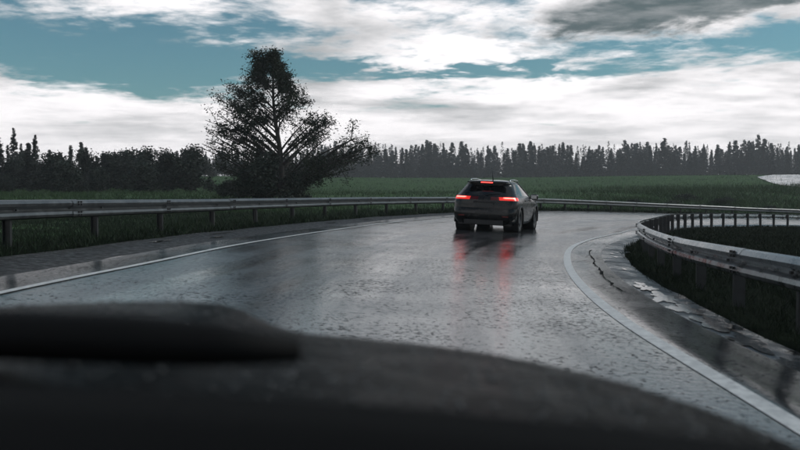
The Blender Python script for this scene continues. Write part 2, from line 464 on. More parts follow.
GZ = terrain_z(GX, GY)
nr, na = RR.shape
v = np.stack([GX, GY, GZ], -1).reshape(-1, 3)
ii, kk = np.meshgrid(np.arange(nr - 1), np.arange(na - 1), indexing='ij'); a = (ii * na + kk).ravel()
ground = link('ground', mesh_data('ground', v, np.stack([a, a + na, a + na + 1, a + 1], 1), True), M['field'])
ground['kind'] = 'structure'
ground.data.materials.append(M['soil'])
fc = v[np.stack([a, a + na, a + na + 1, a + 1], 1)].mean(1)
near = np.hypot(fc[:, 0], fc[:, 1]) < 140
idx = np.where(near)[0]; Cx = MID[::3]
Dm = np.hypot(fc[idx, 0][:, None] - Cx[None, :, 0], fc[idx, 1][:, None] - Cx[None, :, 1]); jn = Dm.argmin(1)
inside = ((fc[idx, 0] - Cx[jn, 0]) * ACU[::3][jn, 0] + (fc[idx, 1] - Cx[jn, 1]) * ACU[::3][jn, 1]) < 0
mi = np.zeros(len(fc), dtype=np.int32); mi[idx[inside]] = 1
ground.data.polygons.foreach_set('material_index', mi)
def tz(x, y): return float(terrain_z(np.array([x]), np.array([y]))[0])

# the wet road that comes back over the rise on the right
def loop_road():
    nu, nv = 40, 24
    vs_, fs = [], []
    for i in range(nu + 1):
        u = i / nu
        dl = np.interp(u, [0, .06, .15, .29, 1], [186, 165, 148, 136, 100]); du = np.interp(u, [0, .12, .35, 1], [188, 200, 209, 216])
        xp = 757 + 150 * u
        for j in range(nv + 1):
            d = dl + (du - dl) * j / nv
            X = (xp - 400) / FPX * d
            vs_.append((X, d, tz(X, d) + 0.12))
    for i in range(nu):
        for j in range(nv):
            a_ = i * (nv + 1) + j; fs.append((a_, a_ + nv + 1, a_ + nv + 2, a_ + 1))
    me = mesh_data('ramp_road', vs_, fs, True)
    o = link('ramp_road', me, material('wet_ramp_asphalt', (0.05, 0.05, 0.052), 0.16, var=0.3, vscale=.4, rvar=.08)); o['kind'] = 'structure'
loop_road()

# ------------------------------------------------------------------ guard rails
WPROF = [(.012, .312), (.052, .298), (.083, .25), (.07, .205), (.012, .172), (0., .156), (.012, .14), (.07, .107), (.083, .062), (.07, .024), (.02, 0.)]
def resample(P, step):
    s = np.concatenate([[0], np.cumsum(np.linalg.norm(np.diff(P, axis=0), axis=1))])
    t = np.arange(0, s[-1], step)
    return np.stack([np.interp(t, s, P[:, k]) for k in range(3)], 1)
def guard_rail(name, base, side, spacing, label, panel=4.0, height=0.75, phase=0.0, steel='steel'):
    """base: polyline on the ground; side = +1 when traffic runs to the right of the travel direction"""
    root = empty(name, tuple(base[0]))
    tag(root, label, 'guard rail', 'guard rails along the bend')
    o0 = Vector(base[0])
    P = resample(base, 0.25); T = np.gradient(P, axis=0); T /= np.linalg.norm(T, axis=1)[:, None]
    Nn = np.stack([T[:, 1], -T[:, 0], np.zeros(len(T))], 1) * side       # towards the traffic
    step = int(panel / 0.25); lap = 1
    rr = random.Random(3)
    for i in range(0, len(P) - 2, step):
        j = min(i + step + lap, len(P) - 1)
        idx = range(i, j + 1); k = len(WPROF); vs_, fs = [], []
        dz = rr.uniform(-.006, .006); dn = rr.uniform(-.004, .004)
        for q, a_ in enumerate(idx):
            extra = 0.006 if q < 2 else 0.0
            for (nn, zz) in WPROF:
                vs_.append(P[a_] + Nn[a_] * (nn + .075 + extra + dn) + np.array([0, 0, height - .312 + zz + dz]))
        m_ = len(idx)
        for q in range(m_):
            a_ = idx[q]; extra = 0.006 if q < 2 else 0.0
            for (nn, zz) in WPROF:
                vs_.append(P[a_] + Nn[a_] * (nn + .075 + extra + dn - .005) + np.array([0, 0, height - .312 + zz + dz]))
        off = m_ * k
        for q in range(m_ - 1):
            for c in range(k - 1):
                b0 = q * k + c
                fs.append((b0, b0 + 1, b0 + k + 1, b0 + k)); fs.append((off + b0, off + b0 + k, off + b0 + k + 1, off + b0 + 1))
            for c in (0, k - 1):
                b0 = q * k + c; fs.append((b0, b0 + k, off + b0 + k, off + b0))
        for q in (0, m_ - 1):
            for c in range(k - 1):
                b0 = q * k + c; fs.append((b0, b0 + 1, off + b0 + 1, off + b0))
        vs_ = [tuple(np.array(p) - np.array(o0)) for p in vs_]
        b = link('beam', mesh_data('beam', vs_, fs, False), M[steel], root)
        # lap-joint bolts
        a_ = i + 1
        if a_ < len(P):
            mb = MB()
            for zz in (.045, .09, .225, .27):
                for da in (-.05, .05):
                    c = P[a_] + T[a_] * da + Nn[a_] * (.075 + .088) + np.array([0, 0, height - .312 + zz]) - np.array(o0)
                    mb.box(c, (.028, .028, .028))
            mb.build('joint_bolts', M['bolt'], b)['kind'] = 'stuff'
    # posts (C section) with a spacer, shared mesh
    mb = MB()
    h = height + .0
    mb.box((0, 0, h / 2 - .25), (.008, .12, h + .5 - .02)); mb.box((.03, .06, h / 2 - .25), (.06, .008, h + .5 - .024)); mb.box((.03, -.06, h / 2 - .25), (.06, .008, h + .5 - .028))
    post_me = mb.data('post')
    mb = MB(); mb.box((0, .088, h - .156), (.09, .05, .22)); mb.box((0, .155, h - .156), (.035, .03, .03))
    sp_me = mb.data('spacer')
    s = np.concatenate([[0], np.cumsum(np.linalg.norm(np.diff(P, axis=0), axis=1))])
    for t in np.arange(phase, s[-1], spacing):
        p = np.array([np.interp(t, s, P[:, q]) for q in range(3)]); nv = np.array([np.interp(t, s, Nn[:, q]) for q in range(3)])
        ang = math.atan2(nv[1], nv[0]) - math.pi / 2
        po = link('post', post_me, M['post_steel'], root)
        po.location = tuple(p - nv * .02 - np.array(o0)); po.rotation_euler = (rr.uniform(-.012, .012), rr.uniform(-.012, .012), ang)
        so = link('spacer', sp_me, M['post_steel'], po); so.location = (0, -.02, 0)
    return root
i0 = int(np.searchsorted(ARC, 14 + 3.0))
offs = np.interp(ARC, [0, 28, 44, 62, 75, 200], [2.75, 2.8, 3.0, 2.6, 2.2, 2.0])
ob = OUT + ACU * offs[:, None]; ob[:, 2] = OUT[:, 2] + np.interp(ARC, [0, 60, 90], [.10, .06, .02])
guard_rail('guard_rail', ob[i0:], 1, 3.0, 'long steel guard rail along the outer edge of the bend, behind the dark car', phase=1.2, steel='dull_steel')
offi = np.interp(ARC, [0, 20, 27, 33, 38, 45, 60, 200], [1.6, 1.7, 1.75, 1.65, 1.45, 1.35, 1.3, 1.3])
ib = INN - ACU * offi[:, None]; ib[:, 2] = INN[:, 2] + np.interp(ARC, [0, 22, 27, 40, 55, 70], [-.19, -.19, -.27, -.22, -.14, -.08])
i1 = int(np.searchsorted(ARC, 14 + 1.0))
guard_rail('guard_rail', ib[i1:], -1, 2.0, 'glossy wet guard rail hooking round the inside of the bend beside the puddles', phase=.6)

# ------------------------------------------------------------------ puddles and cracks on the inner verge
def puddle(cx, cy, length, width, ang, z, seed):
    r = np.random.default_rng(seed); k = 56
    ph = r.uniform(0, 6.28, 9); am = r.uniform(.03, .30, 9) / (1 + .25 * np.arange(9))
    vs_ = [(0, 0, 0)]
    for i in range(k):
        th = 2 * math.pi * i / k
        rr = max(.25, 1 + sum(am[q] * math.sin((q + 2) * th + ph[q]) for q in range(9)))
        lx, ly = rr * math.cos(th) * length / 2, rr * math.sin(th) * width / 2
        vs_.append((ly * math.cos(ang) + lx * math.sin(ang), -ly * math.sin(ang) + lx * math.cos(ang), 0))
    fs = [(0, (i + 1) % k + 1, i + 1) for i in range(k)]
    o = link('puddle', mesh_data('puddle', vs_, fs), M['water']); o.location = (cx, cy, z); o['kind'] = 'structure'
def section(arc):
    j = int(np.searchsorted(ARC, arc)); j = min(j, len(ARC) - 2)
    t = MID[j + 1] - MID[j]; return j, math.atan2(t[0], t[1])
rpd = random.Random(2)
PUD = [(18.9, .72, .8, .2), (20.2, .8, .8, .2), (21.3, .86, 1.0, .26), (22.3, .85, .8, .24), (23.3, .84, .9, .26), (24.3, .82, .6, .2)]
PUD += [(rpd.uniform(19, 33), rpd.uniform(.72, 1.0), rpd.uniform(.12, .5), rpd.uniform(.04, .11)) for _ in range(5)]
for q, (arc, off, ln, wd) in enumerate(PUD):
    j, ang = section(arc)
    p = INN[j] - ACU[j] * off
    dz = np.interp(off, [.5, .64, .7, .85, 1.0, 1.15], [-.018, -.025, -.05, -.06, -.075, -.09])
    puddle(p[0], p[1], ln, wd, ang, INN[j][2] + dz + .016, 40 + q)
for q, (arc, off, ln, wd) in enumerate([(rpd.uniform(20, 45), rpd.uniform(.9, 1.7), rpd.uniform(.3, 1.4), rpd.uniform(.06, .12)) for _ in range(8)]):
    j, ang = section(arc)
    p = OUT[j] + ACU[j] * off
    puddle(p[0], p[1], ln, wd, ang, OUT[j][2] + np.interp(off, [.83, 1.2, 1.6, 2.0], [-.025, 0, .03, .06]) + .014, 80 + q)

M['tar'] = material('open_crack', (0.003, 0.003, 0.003), .9, spec=.05)
sel = (ARC > 24.0) & (ARC < 33.0)
rc = np.random.default_rng(3); m_ = int(sel.sum()) * 5
ac = np.linspace(24.0, 33.0, m_); offc = .43 + np.cumsum(rc.normal(size=m_)) * .010; offc -= np.linspace(0, offc[-1] - .46, m_)
wdc = .003 + .011 * np.abs(rc.normal(size=m_)) * (.4 + .6 * np.abs(np.sin(ac * 1.7)))
Pc = np.stack([np.interp(ac, ARC, INN[:, k]) for k in range(3)], 1); Uc = np.stack([np.interp(ac, ARC, ACU[:, k]) for k in range(3)], 1)
ca, cb = Pc - Uc * (offc - wdc)[:, None], Pc - Uc * (offc + wdc)[:, None]
for c, q in ((ca, offc), (cb, offc)): c[:, 2] = Pc[:, 2] - .035 * q + .006
vv = np.stack([ca, cb], 1).reshape(-1, 3); kk_ = np.arange(m_ - 1) * 2
link('crack', mesh_data('crack', vv, np.stack([kk_, kk_ + 1, kk_ + 3, kk_ + 2], 1)), M['tar'], road)

# ------------------------------------------------------------------ trees
def leaf_quads(P, size, rng, flat=0.35):
    """one small bent leaf cluster (two triangles folded) per point"""
    m = len(P)
    a = rng.normal(size=(m, 3)); a[:, 2] *= flat + .3; a /= np.linalg.norm(a, axis=1)[:, None]
    b = rng.normal(size=(m, 3)); b -= a * (a * b).sum(1)[:, None]; b /= np.linalg.norm(b, axis=1)[:, None]
    s = size * rng.uniform(.6, 1.35, (m, 1))
    v = np.empty((m, 4, 3)); v[:, 0] = P - a * s; v[:, 1] = P + b * s * .45; v[:, 2] = P + a * s; v[:, 3] = P - b * s * .45 + np.cross(a, b) * s * .2
    f = np.arange(m * 4).reshape(m, 4)
    return v.reshape(-1, 3), f
def bez(p0, p1, p2, n=6):
    return [tuple((1-t)**2 * np.array(p0) + 2*t*(1-t) * np.array(p1) + t*t * np.array(p2)) for t in np.linspace(0, 1, n)]
def broadleaf(seed, H, env, nlimb, leaf, per, trunk_r, clump=.55, lean=0.0, low=1.5, subs=5, depth=.85, gain=1.0, inner=.35):
    """env: list of (z, left, right) extents -> (trunk mesh data, crown mesh data)"""
    rng = np.random.default_rng(seed); ez = [e[0] for e in env]; el_ = [e[1] for e in env]; er = [e[2] for e in env]
    tb = MB(); pts = []
    tp = lambda z: np.array([lean * (z / H) + .12 * math.sin(z * .7 + seed), .12 * math.cos(z * .5 + seed), z])
    zs = np.linspace(-.3, H * .96, 12)
    tb.tube([tp(z) for z in zs], [trunk_r * (1.25 if z < 0 else (1 - .93 * max(z, 0) / H)) for z in zs], 8)
    for i in range(nlimb):
        ze = low + (H - low) * ((i + rng.uniform(0, 1)) / nlimb) ** .9
        ph = rng.uniform(0, 2 * math.pi) if rng.uniform() < .45 else rng.choice([0, math.pi]) + rng.normal() * .5
        c, s_ = math.cos(ph), math.sin(ph)
        Lf, Rt = np.interp(ze, ez, el_), np.interp(ze, ez, er)
        rx = Rt if c > 0 else Lf
        rr = rng.uniform(.70, 1.06) * gain
        tip = np.array([rx * c * rr, depth * (Lf + Rt) / 2 * s_ * rr, ze])
        reach = math.hypot(tip[0], tip[1])
        zb = max(.6, ze - rng.uniform(.45, .8) * reach - .2); zb = min(zb, H * .93)
        base = tp(zb); tip[0] += tp(ze)[0] * .3
        midp = base + (tip - base) * .5 + np.array([0, 0, .12 * reach])
        q = bez(base, midp, tip, 7)
        r0 = max(.025, trunk_r * (1 - .93 * zb / H) * .45)
        tb.tube(q, [r0 * (1 - .82 * t) for t in np.linspace(0, 1, 7)], 5)
        for k in range(subs):
            t = rng.uniform(inner, 1.0)
            p0 = np.array(q[min(6, int(t * 6))])
            d = rng.normal(size=3) * np.array([1, 1, .7]); d /= np.linalg.norm(d); d[2] += .25
            ln = rng.uniform(.4, 1.0) * (.35 + .22 * reach)
            p2 = p0 + d * ln
            tb.tube(bez(p0, p0 + d * ln * .5 + np.array([0, 0, .08]), p2, 3), [r0 * .35, r0 * .22, r0 * .1], 4, False)
            m = int(per * rng.uniform(.5, 1.4))
            tt = rng.uniform(.25, 1.05, (m, 1))
            pts.append(p0 + (p2 - p0) * tt + rng.normal(size=(m, 3)) * clump * np.array([.55, .55, .42]))
    P = np.concatenate(pts)
    v_, f_ = leaf_quads(P, leaf, rng)
    return tb.data('trunk', True), mesh_data('crown', v_, f_)
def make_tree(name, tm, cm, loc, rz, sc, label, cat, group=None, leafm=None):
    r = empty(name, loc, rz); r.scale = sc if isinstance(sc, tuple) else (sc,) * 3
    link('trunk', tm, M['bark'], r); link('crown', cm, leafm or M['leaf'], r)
    return tag(r, label, cat, group)

k_ = 11.33
BT = [(192, 278, 288), (175, 252, 316), (165, 240, 325), (155, 214, 345), (146, 209, 357), (132, 217, 350), (122, 225, 330), (112, 229, 322),
      (100, 238, 317), (86, 237, 300), (76, 236, 296), (64, 248, 290), (52, 252, 280), (42, 256, 270)]
env = sorted([((192 - y) / k_, (283 - a_) / k_ * (1.12 if 55 < y < 125 else 1.0), (b_ - 283) / k_ * (1.45 if 55 < y < 140 else 1.0)) for (y, a_, b_) in BT])
tm, cm = broadleaf(5, 13.4, env, 100, .105, 62, .32, clump=.52, lean=-1.0, low=1.8, subs=7, gain=1.2, inner=.42)
tx, ty = (283 - 400) / FPX * 75, 75.0
make_tree('tree', tm, cm, (tx, ty, tz(tx, ty) - .1), 0, 1.0, 'tall dark leafy tree with an open ragged crown standing alone behind the guard rail', 'tree')

# shrubs at its foot and on the meadow edge
def shrub_mesh(seed, H=2.6, w=1.9):
    env_ = [(0, w * .7, w * .7), (H * .3, w, w), (H * .7, w * .8, w * .8), (H, w * .3, w * .3)]
    return broadleaf(seed, H, env_, 16, .12, 80, .05, clump=.45, low=.35, subs=4, depth=1)
SH = [shrub_mesh(21), shrub_mesh(22, 3.0, 1.6), shrub_mesh(23, 1.7, 2.0)]
for (px, d, sc, k, lab) in ((252, 72, 1.05, 0, 'round dark bush at the foot of the tall tree, on its open meadow side'),
                            (268, 71, 1.3, 1, 'tallest dark bush hiding the trunk of the lone tall tree'),
                            (296, 72, .85, 1, 'dark upright bush growing beside the trunk of the tall tree'),
                            (232, 80, .9, 2, 'low spreading bush a little apart from the tall tree')):
    x = (px - 400) / FPX * d
    make_tree('bush', *SH[k], (x, d, tz(x, d) - .1), px * .7, sc, lab, 'bush', 'bushes round the tall tree', M['leaf_bush'])
rs = random.Random(9)
for i in range(14):
    px = rs.uniform(575, 790); d = rs.uniform(88, 104)
    x = (px - 400) / FPX * d
    if px > 735 and d > 112: continue
    make_tree('bush', *SH[2], (x, d, tz(x, d) - .25), rs.uniform(0, 6), (rs.uniform(.5, 1.2), rs.uniform(.5, 1.1), rs.uniform(.3, .6)),
              'low dark scrub bush on the meadow slope beyond the bend', 'bush', 'scrub on the meadow slope', M['leaf_bush'])

def pine_mesh(seed, H=20.0, w=2.6, bare=.3):
    rng = np.random.default_rng(seed); tb = MB()
    tb.tube([(0, 0, -1), (.1, 0, H * .5), (0, .1, H)], [.22, .15, .02], 6)
    vs_, pts = [], []
    z = H * bare
    while z < H * 0.99:
        f = (z / H - bare) / (1 - bare)
        R0 = w * ((1 - f) ** .75) * (1.0 if f > .12 else .6 + 3.3 * f) + .12
        for b in range(int(rng.integers(3, 6))):
            ph = rng.uniform(0, 6.283); L_ = R0 * rng.uniform(.55, 1.15)
            m = int(7 + 12 * L_)
            t = rng.uniform(.1, 1, (m, 1)) ** .7
            dirv = np.array([math.cos(ph), math.sin(ph), 0])
            p = np.array([0, 0, z]) + dirv * L_ * t + np.array([0, 0, 1]) * (.25 * L_ * t - .30 * L_ * t * t)
            pts.append(p + rng.normal(size=(m, 3)) * np.array([.22, .22, .16]))
        z += rng.uniform(.35, .75)
    v_, f_ = leaf_quads(np.concatenate(pts), .36, rng, .5)
    return tb.data('trunk', True), mesh_data('crown', v_, f_)
PINES = [pine_mesh(31 + i, 20, (2.9, 3.4, 2.6, 3.6, 3.0, 3.8)[i], (.10, .14, .07, .17, .12, .05)[i]) for i in range(6)]
rp = random.Random(4)
def plant_pine(px, d, hpx, label, group):
    x = (px - 400) / FPX * d
    H = hpx / FPX * d
    k = rp.randrange(6); s = H / 20.0
    make_tree('pine_tree', *PINES[k], (x, d, tz(x, d) - .3), rp.uniform(0, 6.28), (s * rp.uniform(.8, 1.5), s * rp.uniform(.8, 1.5), s), label, 'tree', group, M['needle'])
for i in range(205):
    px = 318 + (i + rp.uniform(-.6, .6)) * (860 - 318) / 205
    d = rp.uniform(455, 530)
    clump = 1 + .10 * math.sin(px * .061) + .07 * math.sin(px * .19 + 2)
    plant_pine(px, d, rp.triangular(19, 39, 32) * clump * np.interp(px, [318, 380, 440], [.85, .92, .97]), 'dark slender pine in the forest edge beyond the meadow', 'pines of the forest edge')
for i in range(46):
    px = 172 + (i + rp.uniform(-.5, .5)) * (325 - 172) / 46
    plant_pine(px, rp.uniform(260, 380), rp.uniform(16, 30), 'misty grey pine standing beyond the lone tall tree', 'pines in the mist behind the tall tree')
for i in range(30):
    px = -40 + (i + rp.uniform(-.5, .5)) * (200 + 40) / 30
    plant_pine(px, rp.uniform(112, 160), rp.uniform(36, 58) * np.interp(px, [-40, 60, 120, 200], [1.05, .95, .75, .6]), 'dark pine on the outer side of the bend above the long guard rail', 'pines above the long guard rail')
for i in range(32):
    px = (-40 + i * 10 + rp.uniform(-4, 4)) if i < 24 else 195 + (i - 24) * 16 + rp.uniform(-6, 6)
    d = rp.uniform(108, 150) if i < 24 else rp.uniform(200, 300); x = (px - 400) / FPX * d
    h = (rp.uniform(18, 46) if i < 24 else rp.uniform(12, 22)) / FPX * d / 3.0
    make_tree('tree', *SH[i % 2], (x, d, tz(x, d) - .3), rp.uniform(0, 6), (h * rp.uniform(.8, 1.2), h, h),
              *(('small bushy tree among the pines above the long guard rail', 'tree', 'bushy trees above the long guard rail') if i < 24 else
                ('small misty bushy tree on the meadow beyond the lone tall tree', 'tree', 'bushy trees in the mist')), M['leaf_bush'])
# forest behind the front rows: one dense mass
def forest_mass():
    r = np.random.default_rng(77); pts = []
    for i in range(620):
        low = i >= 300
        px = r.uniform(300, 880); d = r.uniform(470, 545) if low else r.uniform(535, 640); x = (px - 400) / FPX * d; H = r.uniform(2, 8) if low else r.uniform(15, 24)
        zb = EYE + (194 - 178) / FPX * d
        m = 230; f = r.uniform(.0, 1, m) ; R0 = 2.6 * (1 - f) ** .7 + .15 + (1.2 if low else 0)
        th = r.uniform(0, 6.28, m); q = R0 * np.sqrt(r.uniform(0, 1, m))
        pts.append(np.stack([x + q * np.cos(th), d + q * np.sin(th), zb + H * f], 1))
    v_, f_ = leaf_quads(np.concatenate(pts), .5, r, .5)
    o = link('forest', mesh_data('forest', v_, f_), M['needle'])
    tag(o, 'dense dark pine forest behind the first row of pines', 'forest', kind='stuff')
forest_mass()

# ------------------------------------------------------------------ grass
def grass(name, xs, ys, zs, hmin, hmax, label, seed, mat='grass'):
    r = np.random.default_rng(seed); m = len(xs)
    th = r.uniform(0, 6.28, m); h = r.uniform(hmin, hmax, m); w = (.0022 + .0045 * r.uniform(0, 1, m)) * np.clip(np.hypot(xs, ys) / 9, .8, 7)
    lx, ly = r.normal(size=m) * .6 * h, r.normal(size=m) * .6 * h
    v_ = np.empty((m, 3, 3))
    v_[:, 0] = np.stack([xs - np.cos(th) * w, ys - np.sin(th) * w, zs - .03], 1)
    v_[:, 1] = np.stack([xs + np.cos(th) * w, ys + np.sin(th) * w, zs - .03], 1)
    v_[:, 2] = np.stack([xs + lx, ys + ly, zs + h], 1)
    o = link(name, mesh_data(name, v_.reshape(-1, 3), np.arange(m * 3).reshape(m, 3)), M[mat])
    tag(o, label, 'grass', kind='stuff')
rg = np.random.default_rng(5)
def strip_points(side, m, o0, o1, a0, a1):
    s = a0 + (a1 - a0) * rg.uniform(0, 1, m) ** 1.6; off = rg.uniform(o0, o1, m)
    cl = np.sin(s * 2.1) * np.sin(s * .83 + off * 2); keep = rg.uniform(-1, 1, m) < cl + .55
    s, off = s[keep], off[keep]
    B = OUT if side > 0 else INN; sg = 1 if side > 0 else -1
    p = np.stack([np.interp(s, ARC, B[:, k] + 0 * ARC) for k in range(3)], 1)
    u = np.stack([np.interp(s, ARC, ACU[:, k]) for k in range(3)], 1)
    return p[:, 0] + sg * u[:, 0] * off, p[:, 1] + sg * u[:, 1] * off, p[:, 2], off
x, y, z, off = strip_points(1, 240000, 2.0, 20.0, 17, 95)
zz = np.where(off < 4.4, z + np.interp(off, [2, 2.4, 2.9, 3.4, 4, 4.4], [.06, .09, .11, .10, 0, -.12]), 0)
zt = terrain_z(x, y); zz = np.where(off < 4.4, np.maximum(zz, zt), zt)
grass('grass', x, y, zz, .06, .26, 'dark wet grass under and behind the long outer guard rail', 1, 'bank_grass')
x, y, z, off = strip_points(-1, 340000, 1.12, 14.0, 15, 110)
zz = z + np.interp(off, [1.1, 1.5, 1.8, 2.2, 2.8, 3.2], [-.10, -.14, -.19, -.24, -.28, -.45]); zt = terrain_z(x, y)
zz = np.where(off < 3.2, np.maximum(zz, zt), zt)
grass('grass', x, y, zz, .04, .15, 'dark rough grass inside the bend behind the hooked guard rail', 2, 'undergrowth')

def meadow(name, m, px0, px1, d0, d1, hmin, hmax, label, seed):
    r = np.random.default_rng(seed); d = d0 * (d1 / d0) ** r.uniform(0, 1, m); px = r.uniform(px0, px1, m)
    x = (px - 400) / FPX * d
    D = np.hypot(x[:, None] - MID[None, ::4, 0], d[:, None] - MID[None, ::4, 1]).min(1)
    patch = np.sin(x * .21 + 1.3 * np.sin(d * .11)) * np.sin(d * .17 + x * .05) + .6 * np.sin(x * .53 + d * .31)
    k = (D > 12) & (r.uniform(-.4, 1.4, m) < 1.25 - ((d - d0) / (d1 - d0)) ** 1.5 + .45 * patch)
    k &= r.uniform(0, 1, m) < np.clip((px - px0) / 130 + .25 * patch, 0, 1) if px0 > 0 else True
    x, d = x[k], d[k]; grass(name, x, d, terrain_z(x, d), hmin, hmax, label, seed)
meadow('grass', 90000, -40, 840, 50, 240, .12, .45, 'tall wet meadow grass beyond the outer guard rail', 8)
meadow('rough_grass', 50000, 540, 830, 72, 150, .25, .9, 'dark tangled rough grass on the slope below the ramp road', 9)

# ------------------------------------------------------------------ the dark car ahead
M['car_paint'] = material('dark_wet_car_paint', (0.004, 0.0043, 0.0046), 0.26, 0.0, spec=.25, coat=0.25, bump=.03, bscale=60, rvar=.08, vscale=4)
M['car_plastic'] = material('black_car_plastic', (0.010, 0.010, 0.011), 0.55)
M['car_glass'] = material('dark_car_glass', (0.006, 0.007, 0.008), 0.06, spec=.5)
M['tyre'] = material('tyre_rubber', (0.010, 0.010, 0.010), 0.6, bump=.3, bscale=40)
M['rim'] = material('alloy_rim', (0.16, 0.165, 0.17), 0.35, .9)
M['chrome'] = material('chrome_trim', (0.45, 0.46, 0.47), 0.18, 1.0)
M['lamp_red'] = material('tail_lamp_red', (0.25, 0.01, 0.01), 0.15, emit=(1.0, 0.045, 0.03), estr=0.55)
M['lamp_core'] = material('tail_lamp_core', (0.6, 0.05, 0.05), 0.2, emit=(1.0, 0.07, 0.055), estr=7.5)
M['brake_core'] = material('brake_lamp_core', (0.6, 0.05, 0.05), 0.2, emit=(1.0, 0.07, 0.055), estr=2.2)
M['lamp_dim'] = material('tail_lamp_lens', (0.10, 0.008, 0.008), 0.12, emit=(1.0, 0.03, 0.02), estr=0.0)
M['plate'] = material('number_plate', (0.03, 0.03, 0.03), 0.5)

def car_shape():
    Z = np.array([.20, .27, .36, .46, .56, .66, .75, .83, .885, .93, .975, 1.02, 1.06, 1.11, 1.17, 1.23, 1.29, 1.335, 1.37, 1.40, 1.425, 1.445, 1.458])
    def ip(pts): return np.interp(Z, [p[0] for p in pts], [p[1] for p in pts])
    yr = ip([(.2, .22), (.27, .10), (.36, .03), (.5, .0), (.62, .02), (.66, .055), (.75, .06), (.88, .075), (.975, .12), (1.02, .18), (1.29, .48), (1.335, .50), (1.37, .44), (1.40, .46), (1.425, .62), (1.445, .95), (1.458, 1.3)])
    yf = ip([(.2, 4.2), (.3, 4.38), (.5, 4.42), (.66, 4.36), (.75, 4.25), (.83, 3.95), (.885, 3.65), (.93, 3.35), (.975, 3.15), (1.02, 3.02), (1.06, 2.92), (1.335, 2.32), (1.40, 2.12), (1.425, 2.0), (1.445, 1.8), (1.458, 1.55)])
    w = ip([(.2, .80), (.27, .86), (.36, .895), (.5, .91), (.7, .92), (.83, .915), (.93, .89), (.975, .865), (1.02, .835), (1.29, .685), (1.335, .66), (1.37, .635), (1.40, .60), (1.425, .54), (1.445, .40), (1.458, .22)])
    return Z, yr, yf, w
def build_car(name, loc, rot, label):
    root = empty(name, loc); root.rotation_euler = rot; root.scale = (1.06, 1.06, 1.06)
    tag(root, label, 'car')
    Z, yr, yf, w = car_shape()
    NE, NC, NS = 10, 8, 56
    rings = []
    for z, a_, b_, hw in zip(Z, yr, yf, w):
        rc = min(.30, hw * .6); bulge = .07        # the tail is bowed in plan
        pts = []
        for k in range(NE):
            xx = (hw - rc) * k / NE
            pts.append((xx, a_ + bulge * (xx / hw) ** 2))
        x0, y0 = hw - rc, a_ + bulge * ((hw - rc) / hw) ** 2
        for k in range(NC):
            th = (math.pi / 2) * k / NC
            pts.append((x0 + rc * math.sin(th), y0 + rc * (1 - math.cos(th))))
        ys, rf = y0 + rc, min(.45, hw * .7)
        ye = b_ - rf
        for k in range(NS):
            yy = ys + (ye - ys) * k / NS
            pts.append((hw - .02 * ((k / NS - .5) * 2) ** 2 + .02 * ((0 - .5) * 2) ** 2 - .02, yy))
        for k in range(NC + 1):
            th = (math.pi / 2) * k / NC
            pts.append((hw - .0 - rf * (1 - math.cos(th)), ye + rf * math.sin(th)))
        xl = pts[-1][0]
        for k in range(1, NE + 1): pts.append((xl * (1 - k / NE), b_))
        full = [(x_, y_, z) for x_, y_ in pts] + [(-x_, y_, z) for x_, y_ in reversed(pts[1:-1])]
        rings.append(full)
    n_ = len(rings[0]); half = NE + NC + NS + NC + 1 + NE
    V = [p for r_ in rings for p in r_]
    parts = {}
    wheels = [(.86, .325), (3.50, .325)]
    iS, iE = NE + NC, NE + NC + NS
    def half_index(i):   # mirrored column index of face i
        return i if i < half - 1 else n_ - 1 - i
    for L_ in range(len(Z) - 1):
        for i in range(n_):
            j = (i + 1) % n_
            q = [L_ * n_ + i, L_ * n_ + j, (L_ + 1) * n_ + j, (L_ + 1) * n_ + i]
            c = np.mean([V[t] for t in q], 0); zc = (Z[L_] + Z[L_ + 1]) / 2
            h = half_index(i); right = i < half - 1; sd = 'R' if right else 'L'
            fr = (h - iS) / NS
            key = 'body'
            if iS - 2 <= h < iE + 2:
                if any((c[1] - wy) ** 2 + (c[2] - wz) ** 2 < .385 ** 2 for wy, wz in wheels) and c[2] < .75: continue
            if 1.02 < zc < 1.30 and h < NE + 1: key = 'rear_window'
            elif 1.01 < zc < 1.325 and iS <= h < iE:
                if .05 < fr < .19 and zc > 1.04: key = 'quarter' + sd
                elif .235 < fr < .53: key = 'rdoor' + sd
                elif .575 < fr < .93: key = 'fdoor' + sd
            elif 1.01 < zc < 1.325 and h >= iE + 4: key = 'windscreen'
            elif .88 < zc < .99:
                if NE - 3 <= h < iS + 3: key = 'lamp' + sd
                elif 3 <= h < NE - 3: key = 'inner' + sd
            elif zc < .62 and h < iS + 2: key = 'bumper'
            elif zc < .30: key = 'sill'
            parts.setdefault(key, []).append(q)
    def emit_part(key, nm, mat, parent=root, inset=0.0):
        used = {}; vs_, fs = [], []
        for q in parts.get(key, []):
            f = []
            for t in q:
                if t not in used: used[t] = len(vs_); vs_.append(V[t])
                f.append(used[t])
            fs.append(f)
        return link(nm, mesh_data(nm, vs_, fs, True), mat, parent)
    body = emit_part('body', 'body', M['car_paint'])
    # roof skin and floor
    top = len(Z) - 1
    link('roof_panel', mesh_data('roof_panel', rings[top], [tuple(range(n_))], True), M['car_paint'], body)
    MB().box((0, 2.2, .21), (1.5, 3.9, .06)).build('underbody', M['car_plastic'], root)
    rw = emit_part('rear_window', 'rear_window', M['car_glass'])
    # wiper on the rear window
    mb = MB(); mb.tube([(0.02, .165, 1.02), (.18, .20, 1.06), (.40, .24, 1.075)], [.014, .010, .007], 6); mb.build('rear_wiper', M['car_plastic'], rw)
